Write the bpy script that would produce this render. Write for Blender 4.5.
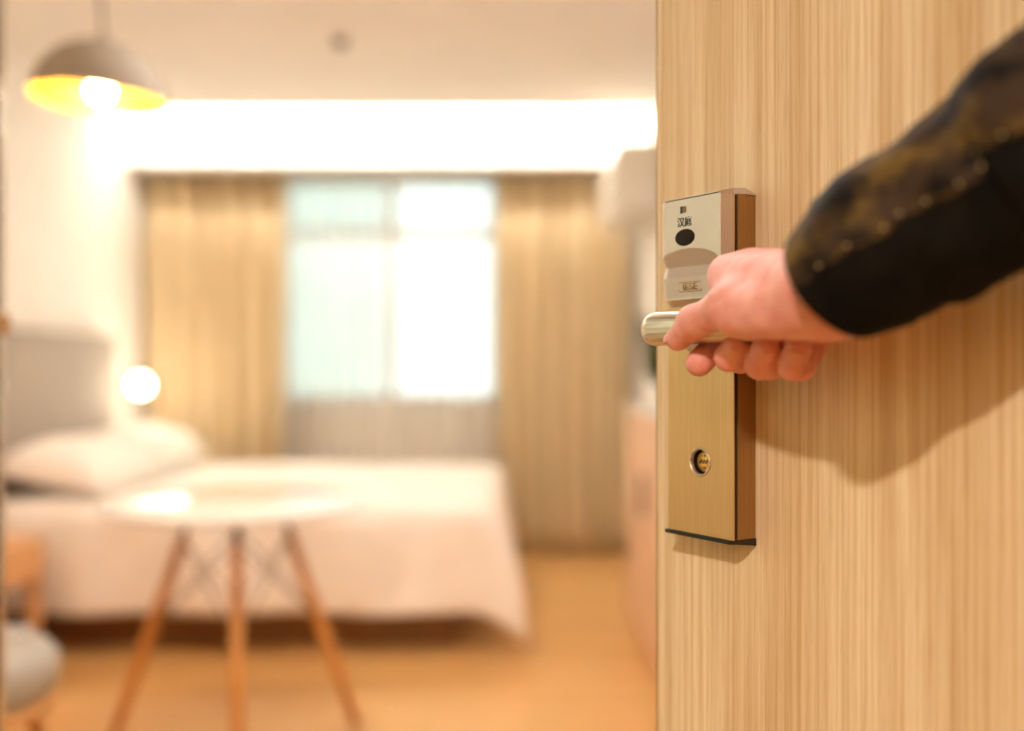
import bpy, bmesh, math, random
import numpy as np
from mathutils import Vector, Matrix, noise

random.seed(7)
sc = bpy.context.scene
for o in list(bpy.data.objects):
    bpy.data.objects.remove(o)
C = sc.collection
PI = math.pi

# ------------------------------------------------------------------ camera
cd = bpy.data.cameras.new('camera')
cam = bpy.data.objects.new('camera', cd)
C.objects.link(cam)
cam.location = (0, 0, 1.05)
cam.rotation_euler = (PI / 2, 0, 0)
cd.sensor_fit = 'HORIZONTAL'
cd.sensor_width = 36
cd.lens = 35.16
cd.clip_start = 0.02
cd.dof.use_dof = True
cd.dof.focus_distance = 0.82
cd.dof.aperture_fstop = 1.5
sc.camera = cam

# ------------------------------------------------------------------ sky, exposure
world = bpy.data.worlds.new('overcast_sky')
sc.world = world
world.use_nodes = True
wb = world.node_tree.nodes['Background']
wb.inputs['Color'].default_value = (0.86, 0.97, 1.0, 1)
wb.inputs['Strength'].default_value = 2.2
sc.view_settings.view_transform = 'Standard'
sc.view_settings.look = 'None'
sc.view_settings.gamma = 1.0
sc.view_settings.use_curve_mapping = False
sc.view_settings.exposure = 0.58
sc.cycles.use_denoising = True
sc.cycles.max_bounces = 10
sc.cycles.diffuse_bounces = 6
sc.cycles.transparent_max_bounces = 12
sc.cycles.sample_clamp_indirect = 8
sc.cycles.caustics_reflective = False
sc.cycles.caustics_refractive = False


def light(name, kind, loc, energy, color, size=0.1, rot=(0, 0, 0), sy=None):
    d = bpy.data.lights.new(name, kind)
    d.energy = energy
    d.color = color
    if kind == 'AREA':
        d.shape = 'DISK' if sy is None else 'RECTANGLE'
        d.size = size
        if sy is not None:
            d.size_y = sy
    elif kind in ('POINT', 'SPOT'):
        d.shadow_soft_size = size
    o = bpy.data.objects.new(name, d)
    o.location = loc
    o.rotation_euler = rot
    C.objects.link(o)
    return o


WARM = (1.0, 0.995, 0.98)
light('corridor_lamp_light', 'AREA', (-0.66, -1.16, 2.36), 45, (1.0, 0.97, 0.93), 0.14)
light('cove_strip_light', 'AREA', (-0.66, 4.946, 2.352), 52, (1.0, 0.99, 0.96), 2.6, (PI / 2 + .6, 0, 0), 0.016)
bl = light('bathroom_fill_light', 'SPOT', (-1.72, 1.0, 2.29), 117, WARM, 0.06)  # added unseen spot, brightens the bathroom wall that the lock plate mirrors
bl.data.spot_size = math.radians(105)
bl.data.spot_blend = .4
light('entry_fill_light', 'AREA', (-0.1, 1.7, 2.29), 8, WARM, 0.16)  # added fill above the entry, out of view
light('room_fill_light', 'AREA', (-0.5, 2.9, 2.29), 6.5, WARM, 0.2)  # added fill for the bedroom, its source out of view


# ------------------------------------------------------------------ materials
def srgb(r, g, b):
    def f(v):
        v /= 255
        return v / 12.92 if v <= 0.04045 else ((v + 0.055) / 1.055) ** 2.4
    return (f(r), f(g), f(b), 1)


def newmat(name):
    m = bpy.data.materials.new(name)
    m.use_nodes = True
    nt = m.node_tree
    return m, nt, nt.nodes['Principled BSDF']


def noise_ramp(nt, scale, detail, c0, c1, lo=0.35, hi=0.65, coord='Object', rough=0.6):
    tc = nt.nodes.new('ShaderNodeTexCoord')
    mp = nt.nodes.new('ShaderNodeMapping')
    mp.inputs['Scale'].default_value = scale
    nz = nt.nodes.new('ShaderNodeTexNoise')
    nz.inputs['Scale'].default_value = 1.0
    nz.inputs['Detail'].default_value = detail
    nz.inputs['Roughness'].default_value = rough
    rp = nt.nodes.new('ShaderNodeValToRGB')
    rp.color_ramp.elements[0].position = lo
    rp.color_ramp.elements[1].position = hi
    rp.color_ramp.elements[0].color = c0
    rp.color_ramp.elements[1].color = c1
    nt.links.new(tc.outputs[coord], mp.inputs['Vector'])
    nt.links.new(mp.outputs['Vector'], nz.inputs['Vector'])
    nt.links.new(nz.outputs['Fac'], rp.inputs['Fac'])
    return nz, rp


def add_bump(nt, bsdf, src, strength, dist=0.001):
    b = nt.nodes.new('ShaderNodeBump')
    b.inputs['Strength'].default_value = strength
    b.inputs['Distance'].default_value = dist
    nt.links.new(src, b.inputs['Height'])
    nt.links.new(b.outputs['Normal'], bsdf.inputs['Normal'])


def mat_noise(name, c0, c1, scale, rough=0.6, metal=0.0, bump=0.0, detail=4, dist=0.001, lo=0.35, hi=0.65, **kw):
    m, nt, b = newmat(name)
    nz, rp = noise_ramp(nt, scale, detail, c0, c1, lo, hi)
    nt.links.new(rp.outputs['Color'], b.inputs['Base Color'])
    b.inputs['Roughness'].default_value = rough
    b.inputs['Metallic'].default_value = metal
    for k, v in kw.items():
        b.inputs[k.replace('_', ' ')].default_value = v
    if bump:
        add_bump(nt, b, nz.outputs['Fac'], bump, dist)
    return m


def mat_flat(name, col, rough=0.5, metal=0.0, **kw):
    c = list(col)
    d = [v * 0.94 for v in c[:3]] + [1]
    return mat_noise(name, d, c, (30, 30, 30), rough, metal, **kw)


def mat_emit(name, col, strength):
    m, nt, b = newmat(name)
    b.inputs['Base Color'].default_value = col
    b.inputs['Emission Color'].default_value = col
    b.inputs['Emission Strength'].default_value = strength
    return m


def mat_door():
    m, nt, b = newmat('ash_veneer')
    n1, r1 = noise_ramp(nt, (26, 1, 0.55), 5, srgb(214, 182, 138), srgb(236, 213, 176), 0.34, 0.62)
    n2, r2 = noise_ramp(nt, (210, 1, 2.2), 5, srgb(222, 188, 150), srgb(255, 252, 248), 0.38, 0.56)
    n3, r3 = noise_ramp(nt, (900, 1, 22), 3, srgb(206, 164, 118), srgb(255, 255, 255), 0.26, 0.5)
    mx = nt.nodes.new('ShaderNodeMixRGB')
    mx.blend_type = 'MULTIPLY'
    mx.inputs['Fac'].default_value = 0.55
    mx2 = nt.nodes.new('ShaderNodeMixRGB')
    mx2.blend_type = 'MULTIPLY'
    mx2.inputs['Fac'].default_value = 0.35
    nt.links.new(r1.outputs['Color'], mx.inputs['Color1'])
    nt.links.new(r2.outputs['Color'], mx.inputs['Color2'])
    nt.links.new(mx.outputs['Color'], mx2.inputs['Color1'])
    nt.links.new(r3.outputs['Color'], mx2.inputs['Color2'])
    nt.links.new(mx2.outputs['Color'], b.inputs['Base Color'])
    b.inputs['Roughness'].default_value = 0.5
    b.inputs['Specular IOR Level'].default_value = 0.3
    add_bump(nt, b, n3.outputs['Fac'], 0.12, 0.0006)
    return m


def mat_brushed(name, c0, c1, rough, scale=(700, 700, 12), metal=1.0):
    m, nt, b = newmat(name)
    nz, rp = noise_ramp(nt, scale, 3, c0, c1, 0.3, 0.7)
    nt.links.new(rp.outputs['Color'], b.inputs['Base Color'])
    b.inputs['Metallic'].default_value = metal
    b.inputs['Roughness'].default_value = rough
    add_bump(nt, b, nz.outputs['Fac'], 0.06, 0.0004)
    return m


def mat_camo():
    m, nt, b = newmat('camouflage_cloth')
    n1, r1 = noise_ramp(nt, (44, 44, 44), 2, srgb(60, 43, 27), srgb(116, 88, 34), 0.46, 0.76)
    n2, r2 = noise_ramp(nt, (34, 36, 40), 2, srgb(20, 14, 8), srgb(255, 255, 255), 0.36, 0.5)
    n3, r3 = noise_ramp(nt, (1500, 1500, 1500), 2, (0, 0, 0, 1), (1, 1, 1, 1))
    mx = nt.nodes.new('ShaderNodeMixRGB')
    mx.blend_type = 'MULTIPLY'
    mx.inputs['Fac'].default_value = 0.85
    nt.links.new(r1.outputs['Color'], mx.inputs['Color1'])
    nt.links.new(r2.outputs['Color'], mx.inputs['Color2'])
    nt.links.new(mx.outputs['Color'], b.inputs['Base Color'])
    b.inputs['Roughness'].default_value = 0.7
    b.inputs['Specular IOR Level'].default_value = 0.15
    add_bump(nt, b, n3.outputs['Fac'], 0.25, 0.0006)
    return m


def mat_skin():
    m, nt, b = newmat('skin')
    n1, r1 = noise_ramp(nt, (60, 60, 60), 4, srgb(220, 138, 120), srgb(236, 170, 154), 0.3, 0.7)
    n2, r2 = noise_ramp(nt, (900, 900, 900), 3, (0, 0, 0, 1), (1, 1, 1, 1))
    nt.links.new(r1.outputs['Color'], b.inputs['Base Color'])
    b.inputs['Roughness'].default_value = 0.5
    b.inputs['Subsurface Weight'].default_value = 0.35
    b.inputs['Subsurface Radius'].default_value = (1.0, 0.35, 0.2)
    b.inputs['Subsurface Scale'].default_value = 0.006
    b.inputs['Specular IOR Level'].default_value = 0.35
    add_bump(nt, b, n2.outputs['Fac'], 0.1, 0.0005)
    return m


def mat_sheer():
    m, nt, b = newmat('sheer_voile')
    nt.nodes.remove(b)
    out = [n for n in nt.nodes if n.type == 'OUTPUT_MATERIAL'][0]
    nz, rp = noise_ramp(nt, (40, 40, 0.5), 2, srgb(244, 240, 232), srgb(252, 250, 246))
    tl = nt.nodes.new('ShaderNodeBsdfTranslucent')
    df = nt.nodes.new('ShaderNodeBsdfDiffuse')
    tr = nt.nodes.new('ShaderNodeBsdfTransparent')
    m1 = nt.nodes.new('ShaderNodeMixShader')
    m2 = nt.nodes.new('ShaderNodeMixShader')
    m1.inputs['Fac'].default_value = 0.45
    m2.inputs['Fac'].default_value = 0.34
    for d in (tl, df):
        nt.links.new(rp.outputs['Color'], d.inputs['Color'])
    nt.links.new(tl.outputs[0], m1.inputs[1])
    nt.links.new(df.outputs[0], m1.inputs[2])
    nt.links.new(m1.outputs[0], m2.inputs[1])
    nt.links.new(tr.outputs[0], m2.inputs[2])
    nt.links.new(m2.outputs[0], out.inputs['Surface'])
    return m


def mat_glass(name, tint=(0.95, 1.0, 0.98, 1), rough=0.0):
    # thin pane: mostly see-through with a clear fresnel reflection
    m, nt, b = newmat(name)
    nt.nodes.remove(b)
    out = [n for n in nt.nodes if n.type == 'OUTPUT_MATERIAL'][0]
    nz, rp = noise_ramp(nt, (3, 3, 3), 1, [v * .98 for v in tint[:3]] + [1], tint)
    tr = nt.nodes.new('ShaderNodeBsdfTransparent')
    gl = nt.nodes.new('ShaderNodeBsdfGlossy')
    gl.inputs['Roughness'].default_value = rough
    fr = nt.nodes.new('ShaderNodeFresnel')
    fr.inputs['IOR'].default_value = 1.5
    mx = nt.nodes.new('ShaderNodeMixShader')
    nt.links.new(rp.outputs['Color'], tr.inputs['Color'])
    nt.links.new(fr.outputs[0], mx.inputs['Fac'])
    nt.links.new(tr.outputs[0], mx.inputs[1])
    nt.links.new(gl.outputs[0], mx.inputs[2])
    nt.links.new(mx.outputs[0], out.inputs['Surface'])
    return m


M = {}
M['door'] = mat_door()
M['wall'] = mat_noise('cream_paint', srgb(236, 230, 222), srgb(240, 235, 228), (8, 8, 8), 0.85)
M['ceiling'] = mat_noise('ceiling_paint', srgb(236, 230, 222), srgb(240, 235, 228), (6, 6, 6), 0.9)
M['corridor'] = mat_noise('corridor_paint', srgb(190, 160, 108), srgb(200, 170, 118), (6, 6, 6), 0.85)
M['corridor_floor'] = mat_noise('corridor_carpet', srgb(124, 88, 44), srgb(150, 110, 58), (120, 120, 120), 0.95)
M['floor'] = mat_noise('laminate_floor', srgb(206, 154, 90), srgb(226, 180, 116), (0.8, 14, 1), 0.38, detail=6)
M['curtain'] = mat_noise('beige_curtain_cloth', srgb(208, 186, 146), srgb(230, 211, 174), (14, 2, 0.2), 0.85, detail=5)
M['sheer'] = mat_sheer()
M['white'] = mat_flat('white_laminate', srgb(240, 236, 228), 0.3)
M['table'] = mat_flat('glossy_white_tabletop', srgb(240, 236, 228), 0.09)
M['pinkwood'] = mat_noise('pale_pink_laminate', srgb(226, 184, 148), srgb(234, 196, 162), (3, 3, 20), 0.4)
M['plastic'] = mat_flat('white_plastic', srgb(238, 232, 222), 0.4)
M['linen'] = mat_noise('white_linen', srgb(244, 236, 226), srgb(250, 244, 236), (9, 9, 9), 0.8, bump=0.2, dist=0.01)
M['headboard'] = mat_noise('grey_upholstery', srgb(158, 146, 134), srgb(174, 163, 150), (90, 90, 90), 0.8, bump=0.2)
M['bedbase'] = mat_noise('brown_bed_base', srgb(116, 76, 34), srgb(140, 94, 46), (3, 30, 30), 0.6)
M['beech'] = mat_noise('beech_wood', srgb(200, 132, 62), srgb(222, 158, 86), (40, 40, 3), 0.45)
M['lightwood'] = mat_noise('light_oak', srgb(206, 150, 92), srgb(228, 178, 122), (3, 40, 40), 0.5)
M['black'] = mat_flat('black_plastic', srgb(22, 18, 15), 0.45)
M['blackmetal'] = mat_flat('black_metal', srgb(36, 30, 26), 0.4, 0.6)
M['wire'] = mat_flat('steel_wire', srgb(120, 108, 96), 0.35, 0.9)
M['dome'] = mat_flat('taupe_lacquer', srgb(164, 148, 128), 0.75)
M['dome_in'] = mat_flat('gold_lacquer', srgb(250, 190, 40), 0.45)
M['cushion'] = mat_noise('grey_cushion_cloth', srgb(172, 166, 154), srgb(190, 184, 172), (200, 200, 200), 0.85, bump=0.2)
M['tan'] = mat_flat('tan_card', srgb(196, 164, 112), 0.6)
M['leaf'] = mat_noise('dark_leaf', srgb(40, 52, 20), srgb(70, 80, 34), (30, 30, 30), 0.5)
M['paper'] = mat_noise('printed_paper', srgb(60, 56, 52), srgb(206, 200, 190), (30, 60, 30), 0.7, lo=0.42, hi=0.5)
M['facade'] = mat_noise('pale_facade', srgb(188, 196, 188), srgb(202, 210, 202), (1, 1, 1), 0.9)
M['silver'] = mat_brushed('satin_silver_cover', srgb(204, 185, 168), srgb(217, 200, 184), 0.45, (1600, 1600, 1600), 0.6)
M['champagne'] = mat_brushed('champagne_brushed_metal', srgb(214, 166, 110), srgb(226, 180, 126), 0.4, metal=.85)
M['sidegold'] = mat_brushed('bronze_brushed_side', srgb(158, 118, 66), srgb(176, 134, 80), 0.45, metal=.7)
M['nickel'] = mat_brushed('brushed_nickel', srgb(170, 142, 116), srgb(240, 222, 200), 0.36, (8, 420, 420), .8)
M['brass'] = mat_brushed('brass', srgb(220, 164, 78), srgb(236, 184, 96), 0.4, (400, 400, 400), .6)
M['darkglass'] = mat_flat('dark_sensor_glass', srgb(36, 20, 12), 0.5, Specular_IOR_Level=.15)
M['amber'] = mat_flat('amber_window', srgb(122, 88, 26), 0.25)
M['skin'] = mat_skin()
M['nail'] = mat_flat('fingernail', srgb(226, 152, 128), 0.35)
M['camo'] = mat_camo()
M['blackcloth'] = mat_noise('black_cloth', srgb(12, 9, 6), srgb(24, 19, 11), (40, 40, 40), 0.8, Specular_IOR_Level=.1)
M['glass'] = mat_glass('window_glass')
M['greenglass'] = mat_glass('partition_glass', (0.82, 0.93, 0.89, 1))
M['mirroredge'] = mat_flat('polished_edge', srgb(206, 200, 190), 0.12, 1.0)
M['globe'] = mat_emit('lit_globe', srgb(255, 236, 204), 14)
M['bulb'] = mat_emit('lit_bulb', srgb(255, 222, 170), 40)
M['lampface'] = mat_emit('lit_diffuser', srgb(255, 246, 232), 10)
M['ledstrip'] = mat_emit('led_strip', srgb(255, 248, 236), 10)


# ------------------------------------------------------------------ mesh helpers
def link(name, me, mat, parent=None, smooth=False):
    o = bpy.data.objects.new(name, me)
    C.objects.link(o)
    if mat is not None:
        me.materials.append(mat)
    if parent is not None:
        o.parent = parent
    if smooth:
        me.polygons.foreach_set('use_smooth', [True] * len(me.polygons))
    return o


def from_bm(name, bm, mat, parent=None, smooth=False):
    bmesh.ops.recalc_face_normals(bm, faces=bm.faces)
    me = bpy.data.meshes.new(name)
    bm.to_mesh(me)
    bm.free()
    return link(name, me, mat, parent, smooth)


def box_bm(x0, x1, y0, y1, z0, z1, bevel=0.0, seg=2, bm=None):
    own = bm is None
    b = bmesh.new()
    bmesh.ops.create_cube(b, size=1)
    for v in b.verts:
        v.co = Vector((x0 + (v.co.x + .5) * (x1 - x0), y0 + (v.co.y + .5) * (y1 - y0), z0 + (v.co.z + .5) * (z1 - z0)))
    if bevel:
        bmesh.ops.bevel(b, geom=list(b.edges), offset=bevel, segments=seg, profile=0.5, affect='EDGES')
    if own:
        return b
    me = bpy.data.meshes.new('tmp')
    b.to_mesh(me)
    b.free()
    bm.from_mesh(me)
    bpy.data.meshes.remove(me)
    return bm


def box(name, x0, x1, y0, y1, z0, z1, mat, parent=None, bevel=0.0, seg=2, smooth=False):
    return from_bm(name, box_bm(x0, x1, y0, y1, z0, z1, bevel, seg), mat, parent, smooth)


def lathe_bm(profile, seg=48, mtx=None, bm=None):
    """profile: [(r, z)]"""
    b = bm or bmesh.new()
    rings = []
    for r, z in profile:
        ring = []
        if r < 1e-6:
            ring = [b.verts.new((0, 0, z))]
        else:
            for i in range(seg):
                a = 2 * PI * i / seg
                ring.append(b.verts.new((r * math.cos(a), r * math.sin(a), z)))
        rings.append(ring)
    for A, B in zip(rings, rings[1:]):
        for i in range(seg):
            j = (i + 1) % seg
            if len(A) == 1 and len(B) == 1:
                continue
            if len(A) == 1:
                b.faces.new((A[0], B[i], B[j]))
            elif len(B) == 1:
                b.faces.new((A[i], A[j], B[0]))
            else:
                b.faces.new((A[i], A[j], B[j], B[i]))
    if mtx is not None:
        bmesh.ops.transform(b, matrix=mtx, verts=[v for r in rings for v in r])
    return b


def lathe(name, profile, mat, parent=None, loc=(0, 0, 0), seg=48, mtx=None):
    m = Matrix.Translation(loc) @ (mtx or Matrix())
    return from_bm(name, lathe_bm(profile, seg, m), mat, parent, True)


def tube_bm(pts, radii, seg=14, bm=None, ell=None, up=Vector((0, 0, 1)), cap=True):
    """loft along pts; radii: list of (ru, rv) or r; ring axes: u = side, v = up-ish"""
    b = bm or bmesh.new()
    P = [Vector(p) for p in pts]
    rings = []
    for i, p in enumerate(P):
        t = (P[min(i + 1, len(P) - 1)] - P[max(i - 1, 0)]).normalized()
        u = t.cross(up)
        if u.length < 1e-4:
            u = t.cross(Vector((1, 0, 0)))
        u.normalize()
        v = u.cross(t).normalized()
        r = radii[i] if isinstance(radii, (list, tuple)) else radii
        ru, rv = r if isinstance(r, (list, tuple)) else (r, r)
        rings.append([b.verts.new(p + u * ru * math.cos(2 * PI * k / seg) + v * rv * math.sin(2 * PI * k / seg)) for k in range(seg)])
    for A, B in zip(rings, rings[1:]):
        for k in range(seg):
            j = (k + 1) % seg
            b.faces.new((A[k], A[j], B[j], B[k]))
    if cap:
        b.faces.new(rings[0][::-1])
        b.faces.new(rings[-1])
    return b


def tube(name, pts, radii, mat, parent=None, seg=14, smooth=True, up=Vector((0, 0, 1)), cap=True):
    return from_bm(name, tube_bm(pts, radii, seg, up=up, cap=cap), mat, parent, smooth)


def empty(name, loc=(0, 0, 0), rz=0.0):
    o = bpy.data.objects.new(name, None)
    C.objects.link(o)
    o.location = loc
    o.rotation_euler = (0, 0, rz)
    return o


def tag(o, label=None, cat=None, group=None, kind=None):
    if label:
        o['label'] = label
    if cat:
        o['category'] = cat
    if group:
        o['group'] = group
    if kind:
        o['kind'] = kind
    return o


def st(o, label):
    return tag(o, label, kind='structure')


def sharpen(o, ang=35):
    o.data.polygons.foreach_set('use_smooth', [True] * len(o.data.polygons))
    o.data.set_sharp_from_angle(angle=math.radians(ang))
    return o


# ------------------------------------------------------------------ room shell
XL, XR, YB, ZC = -2.05, 0.69, 5.70, 2.312
st(box('floor', XL - .1, XR + .1, 0.12, YB + .1, -0.05, 0.0, M['floor']), 'warm orange wood laminate floor of the bedroom')
st(box('floor_corridor', -2.3, 1.9, -1.75, 0.12, -0.05, 0.0, M['corridor_floor']), 'brown carpet floor of the corridor outside the door')
st(box('wall_left', XL - .1, XL, 0.2, YB + .1, 0, 2.65, M['wall']), 'cream painted wall behind the bed head')
st(box('wall_right', XR, XR + .1, 0.2, YB + .1, 0, 2.65, M['wall']), 'cream painted wall carrying the air conditioner')

# window wall with an opening
WX0, WX1, WZ0, WZ1 = -1.33, -0.06, 0.83, 2.14
b = bmesh.new()
for a in ((XL - .1, WX0, 0, 2.65), (WX1, XR + .1, 0, 2.65), (WX0, WX1, 0, WZ0), (WX0, WX1, WZ1, 2.65)):
    box_bm(a[0], a[1], YB, YB + .18, a[2], a[3], bm=b)
st(from_bm('wall_back', b, M['wall']), 'cream wall around the bright window')
st(box('trim_1', XL, XR, 5.25, 5.46, 2.11, 2.65, M['wall']), 'white curtain pelmet glowing under the cove light')
# ceiling slab with a light cove at the window side
st(box('ceiling', XL - .1, XR + .1, 0.2, 4.95, ZC, ZC + .03, M['ceiling']), 'cream ceiling slab ending in a light cove before the window')
st(box('ceiling_cove', XL - .1, XR + .1, 4.5, YB + .1, 2.65, 2.70, M['ceiling']), 'raised white ceiling of the light cove')
st(box('wall_cove', XL, XR, 4.5, 4.53, ZC + .03, 2.65, M['ceiling']), 'inner back face of the light cove')
led = box('led_strip', XL + .02, XR - .02, 4.925, 4.944, ZC + .03, ZC + .055, M['ledstrip'])
tag(led, 'long warm light strip hidden in the ceiling cove', 'light strip')
st(box('baseboard_right', XR - .015, XR, 0.25, YB, 0, .08, M['white']), 'white baseboard along the wall with the air conditioner')
st(box('baseboard_left', XL, XL + .015, 1.7, YB, 0, .08, M['white']), 'white baseboard along the bed head wall')

# wall with the doorway, corridor behind the camera
DX0, DX1, DH = -0.86, 0.665, 2.12
b = bmesh.new()
for a in ((-2.3, DX0, 0, 2.45), (DX1, 1.9, 0, 2.45), (DX0, DX1, DH, 2.45)):
    box_bm(a[0], a[1], 0.06, 0.2, a[2], a[3], bm=b)
st(from_bm('wall_front', b, M['corridor']), 'cream wall around the open doorway')
st(box('wall_corridor_far', -2.3, 1.9, -1.85, -1.75, 0, 2.45, M['corridor']), 'cream wall across the corridor')
st(box('wall_corridor_left', -2.4, -2.3, -1.85, 0.2, 0, 2.45, M['corridor']), 'end wall of the corridor')
st(box('wall_corridor_right', 1.9, 2.0, -1.85, 0.2, 0, 2.45, M['corridor']), 'other end wall of the corridor')
st(box('ceiling_corridor', -2.4, 2.0, -1.85, 0.2, 2.40, 2.45, M['ceiling']), 'cream ceiling of the corridor')

# window: frame, mullions, panes
win = empty('window_1', ((WX0 + WX1) / 2, YB + .09, WZ0))
st(win, 'bright white framed window behind a sheer curtain')


def wbox(name, x0, x1, z0, z1, y0, y1, mat, bev=0.004):
    cx, cy, cz = win.location
    return box(name, x0 - cx, x1 - cx, y0 - cy, y1 - cy, z0 - cz, z1 - cz, mat, win, bev)


fy0, fy1 = YB + .05, YB + .11
XM, ZT = -0.69, 1.80
for nm, x0, x1, z0, z1 in (('frame_rail', WX0, WX1, WZ0, WZ0 + .05), ('frame_rail', WX0, WX1, WZ1 - .05, WZ1),
                           ('frame_stile', WX0, WX0 + .05, WZ0 + .05, WZ1 - .05), ('frame_stile', WX1 - .05, WX1, WZ0 + .05, WZ1 - .05),
                           ('mullion', XM - .03, XM + .03, WZ0 + .05, WZ1 - .05),
                           ('transom', WX0 + .05, XM - .03, ZT - .03, ZT + .03), ('transom', XM + .03, WX1 - .05, ZT - .03, ZT + .03)):
    wbox(nm, x0, x1, z0, z1, fy0, fy1, M['white'])
for x0, x1 in ((WX0 + .05, XM - .03), (XM + .03, WX1 - .05)):
    for z0, z1 in ((WZ0 + .05, ZT - .03), (ZT + .03, WZ1 - .05)):
        wbox('pane', x0, x1, z0, z1, YB + .078, YB + .082, M['glass'], 0)
wbox('window_sill', WX0 - .03, WX1 + .03, WZ0 - .03, WZ0, YB - .03, YB + .17, M['white'])

# pale building seen through the left half of the window
nb = empty('neighbour_building', (-3.0, 9.2, 0))
tag(nb, 'pale building wall outside the window', 'building')
box('facade_wall', -2.6, 1.62, 0, 1.5, -3.0, 5.2, M['facade'], nb)
for i in range(2):
    for k in range(2):
        box('facade_window', -2.0 + i * 1.2, -1.3 + i * 1.2, -.03, .02, 0.2 + k * 1.9, 1.5 + k * 1.9, M['darkglass'], nb)
st(box('ground_outside', -12, 8, YB + .3, 24, -3.2, -3.0, M['facade']), 'pale paving below the window outside')

# glass partition of the bathroom on the left of the entry
gp = empty('glass_partition', (-0.845, 1.2, 0))
tag(gp, 'clear glass bathroom partition with a polished edge beside the entry', 'partition')
box('glass_pane', -.005, .005, -.95, .43, 0.02, 2.3, M['greenglass'], gp)
box('edge_profile', -.008, .008, .43, .452, 0.0, 2.35, M['mirroredge'], gp, 0.002)
box('clip', -.016, .016, .40, .456, 1.10, 1.135, M['sidegold'], gp, 0.003)
box('floor_rail', -.012, .012, -.95, .43, 0, .02, M['mirroredge'], gp)
st(box('wall_bathroom', XL, -0.87, 1.63, 1.69, 0, ZC, M['wall']), 'cream bathroom wall left of the entry')


# ------------------------------------------------------------------ curtains
def curtain(name, x0, x1, yc, z0, z1, pleats, amp, mat, label, thick=0.0, seed=1):
    rnd = random.Random(seed)
    nx, nz = pleats * 10, 14
    b = bmesh.new()
    ph = [rnd.uniform(-.5, .5) for _ in range(pleats + 2)]
    am = [rnd.uniform(.55, 1.15) for _ in range(pleats + 2)]
    grid = []
    for j in range(nz + 1):
        w = j / nz
        row = []
        for i in range(nx + 1):
            u = i / nx
            p = u * pleats
            k = int(p)
            f = p - k
            a = am[k] * (1 - f) + am[k + 1] * f
            q = ph[k] * (1 - f) + ph[k + 1] * f
            y = yc + amp * a * math.sin(2 * PI * p + q) * (.75 + .25 * (1 - w)) + .012 * math.sin(5 * w + 9 * u)
            x = x0 + (x1 - x0) * (u + .008 * math.sin(7 * w + 21 * u))
            row.append(b.verts.new((x, y, z0 + (z1 - z0) * w)))
        grid.append(row)
    for j in range(nz):
        for i in range(nx):
            b.faces.new((grid[j][i], grid[j][i + 1], grid[j + 1][i + 1], grid[j + 1][i]))
    o = from_bm(name, b, mat, None, True)
    if thick:
        md = o.modifiers.new('thickness', 'SOLIDIFY')
        md.thickness = thick
    tag(o, label, 'curtain')
    return o


curtain('curtain', -2.02, -1.255, 5.525, 0.012, 2.14, 6, .065, M['curtain'], 'beige pleated curtain between the bed lamp and the window', .004, 3)
curtain('curtain', -0.086, 0.645, 5.53, 0.012, 2.14, 6, .065, M['curtain'], 'beige pleated curtain below the air conditioner', .004, 8)
curtain('sheer_curtain', -1.34, -0.04, 5.645, 0.012, 2.14, 16, .016, M['sheer'], 'white sheer curtain hanging across the window', 0, 5)
rail = empty('curtain_rail', (-.68, 5.53, 2.16))
tag(rail, 'slim white curtain rail under the pelmet', 'curtain rail')
box('track', -1.34, 1.34, -.02, .02, 0, .02, M['white'], rail, .003)
for s in (-1.0, 0, 1.0):
    box('bracket', s - .015, s + .015, -.012, .17, .02, .04, M['white'], rail)

# ------------------------------------------------------------------ air conditioner on the right wall
ac = empty('air_conditioner', (XR, 4.78, 1.74))
tag(ac, 'white wall air conditioner above the curtain end', 'air conditioner')
b = bmesh.new()
prof = [(0, 0), (-.19, 0), (-.23, .035), (-.238, .14), (-.234, .27), (-.21, .30), (0, .30)]
for y in (-.38, .38):
    ring = [b.verts.new((x, y, z)) for x, z in prof]
    b.faces.new(ring)
vs = list(b.verts)
n = len(prof)
for i in range(n):
    j = (i + 1) % n
    b.faces.new((vs[i], vs[j], vs[n + j], vs[n + i]))
bmesh.ops.recalc_face_normals(b, faces=b.faces)
bmesh.ops.bevel(b, geom=list(b.edges), offset=.01, segments=2, affect='EDGES')
sharpen(from_bm('body', b, M['plastic'], ac))
box('louvre', -.20, -.15, -.33, .33, -.008, 0, M['white'], ac, .002)
box('front_seam', -.2395, -.205, -.37, .37, .10, .104, M['black'], ac)

# ------------------------------------------------------------------ low cabinet and plant on the right
cb = empty('low_cabinet', (.72, 3.55, 0))
tag(cb, 'pale pinkish low cabinet with white top against the wall beside the open door', 'cabinet')
box('carcass', -.235, -.05, -.52, .52, .06, .875, M['pinkwood'], cb, .004)
box('plinth', -.22, -.055, -.5, .5, 0, .06, M['beech'], cb)
box('cabinet_top', -.255, -.05, -.54, .54, .875, .90, M['white'], cb, .004)
for s in (-1, 1):
    d = box('cabinet_door', -.252, -.235, min(.006 * s, .51 * s), max(.006 * s, .51 * s), .075, .865, M['pinkwood'], cb, .003)
    box('handle', -.264, -.252, .03 * s - .006, .03 * s + .006, .52, .66, M['wire'], d, .002)

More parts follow.
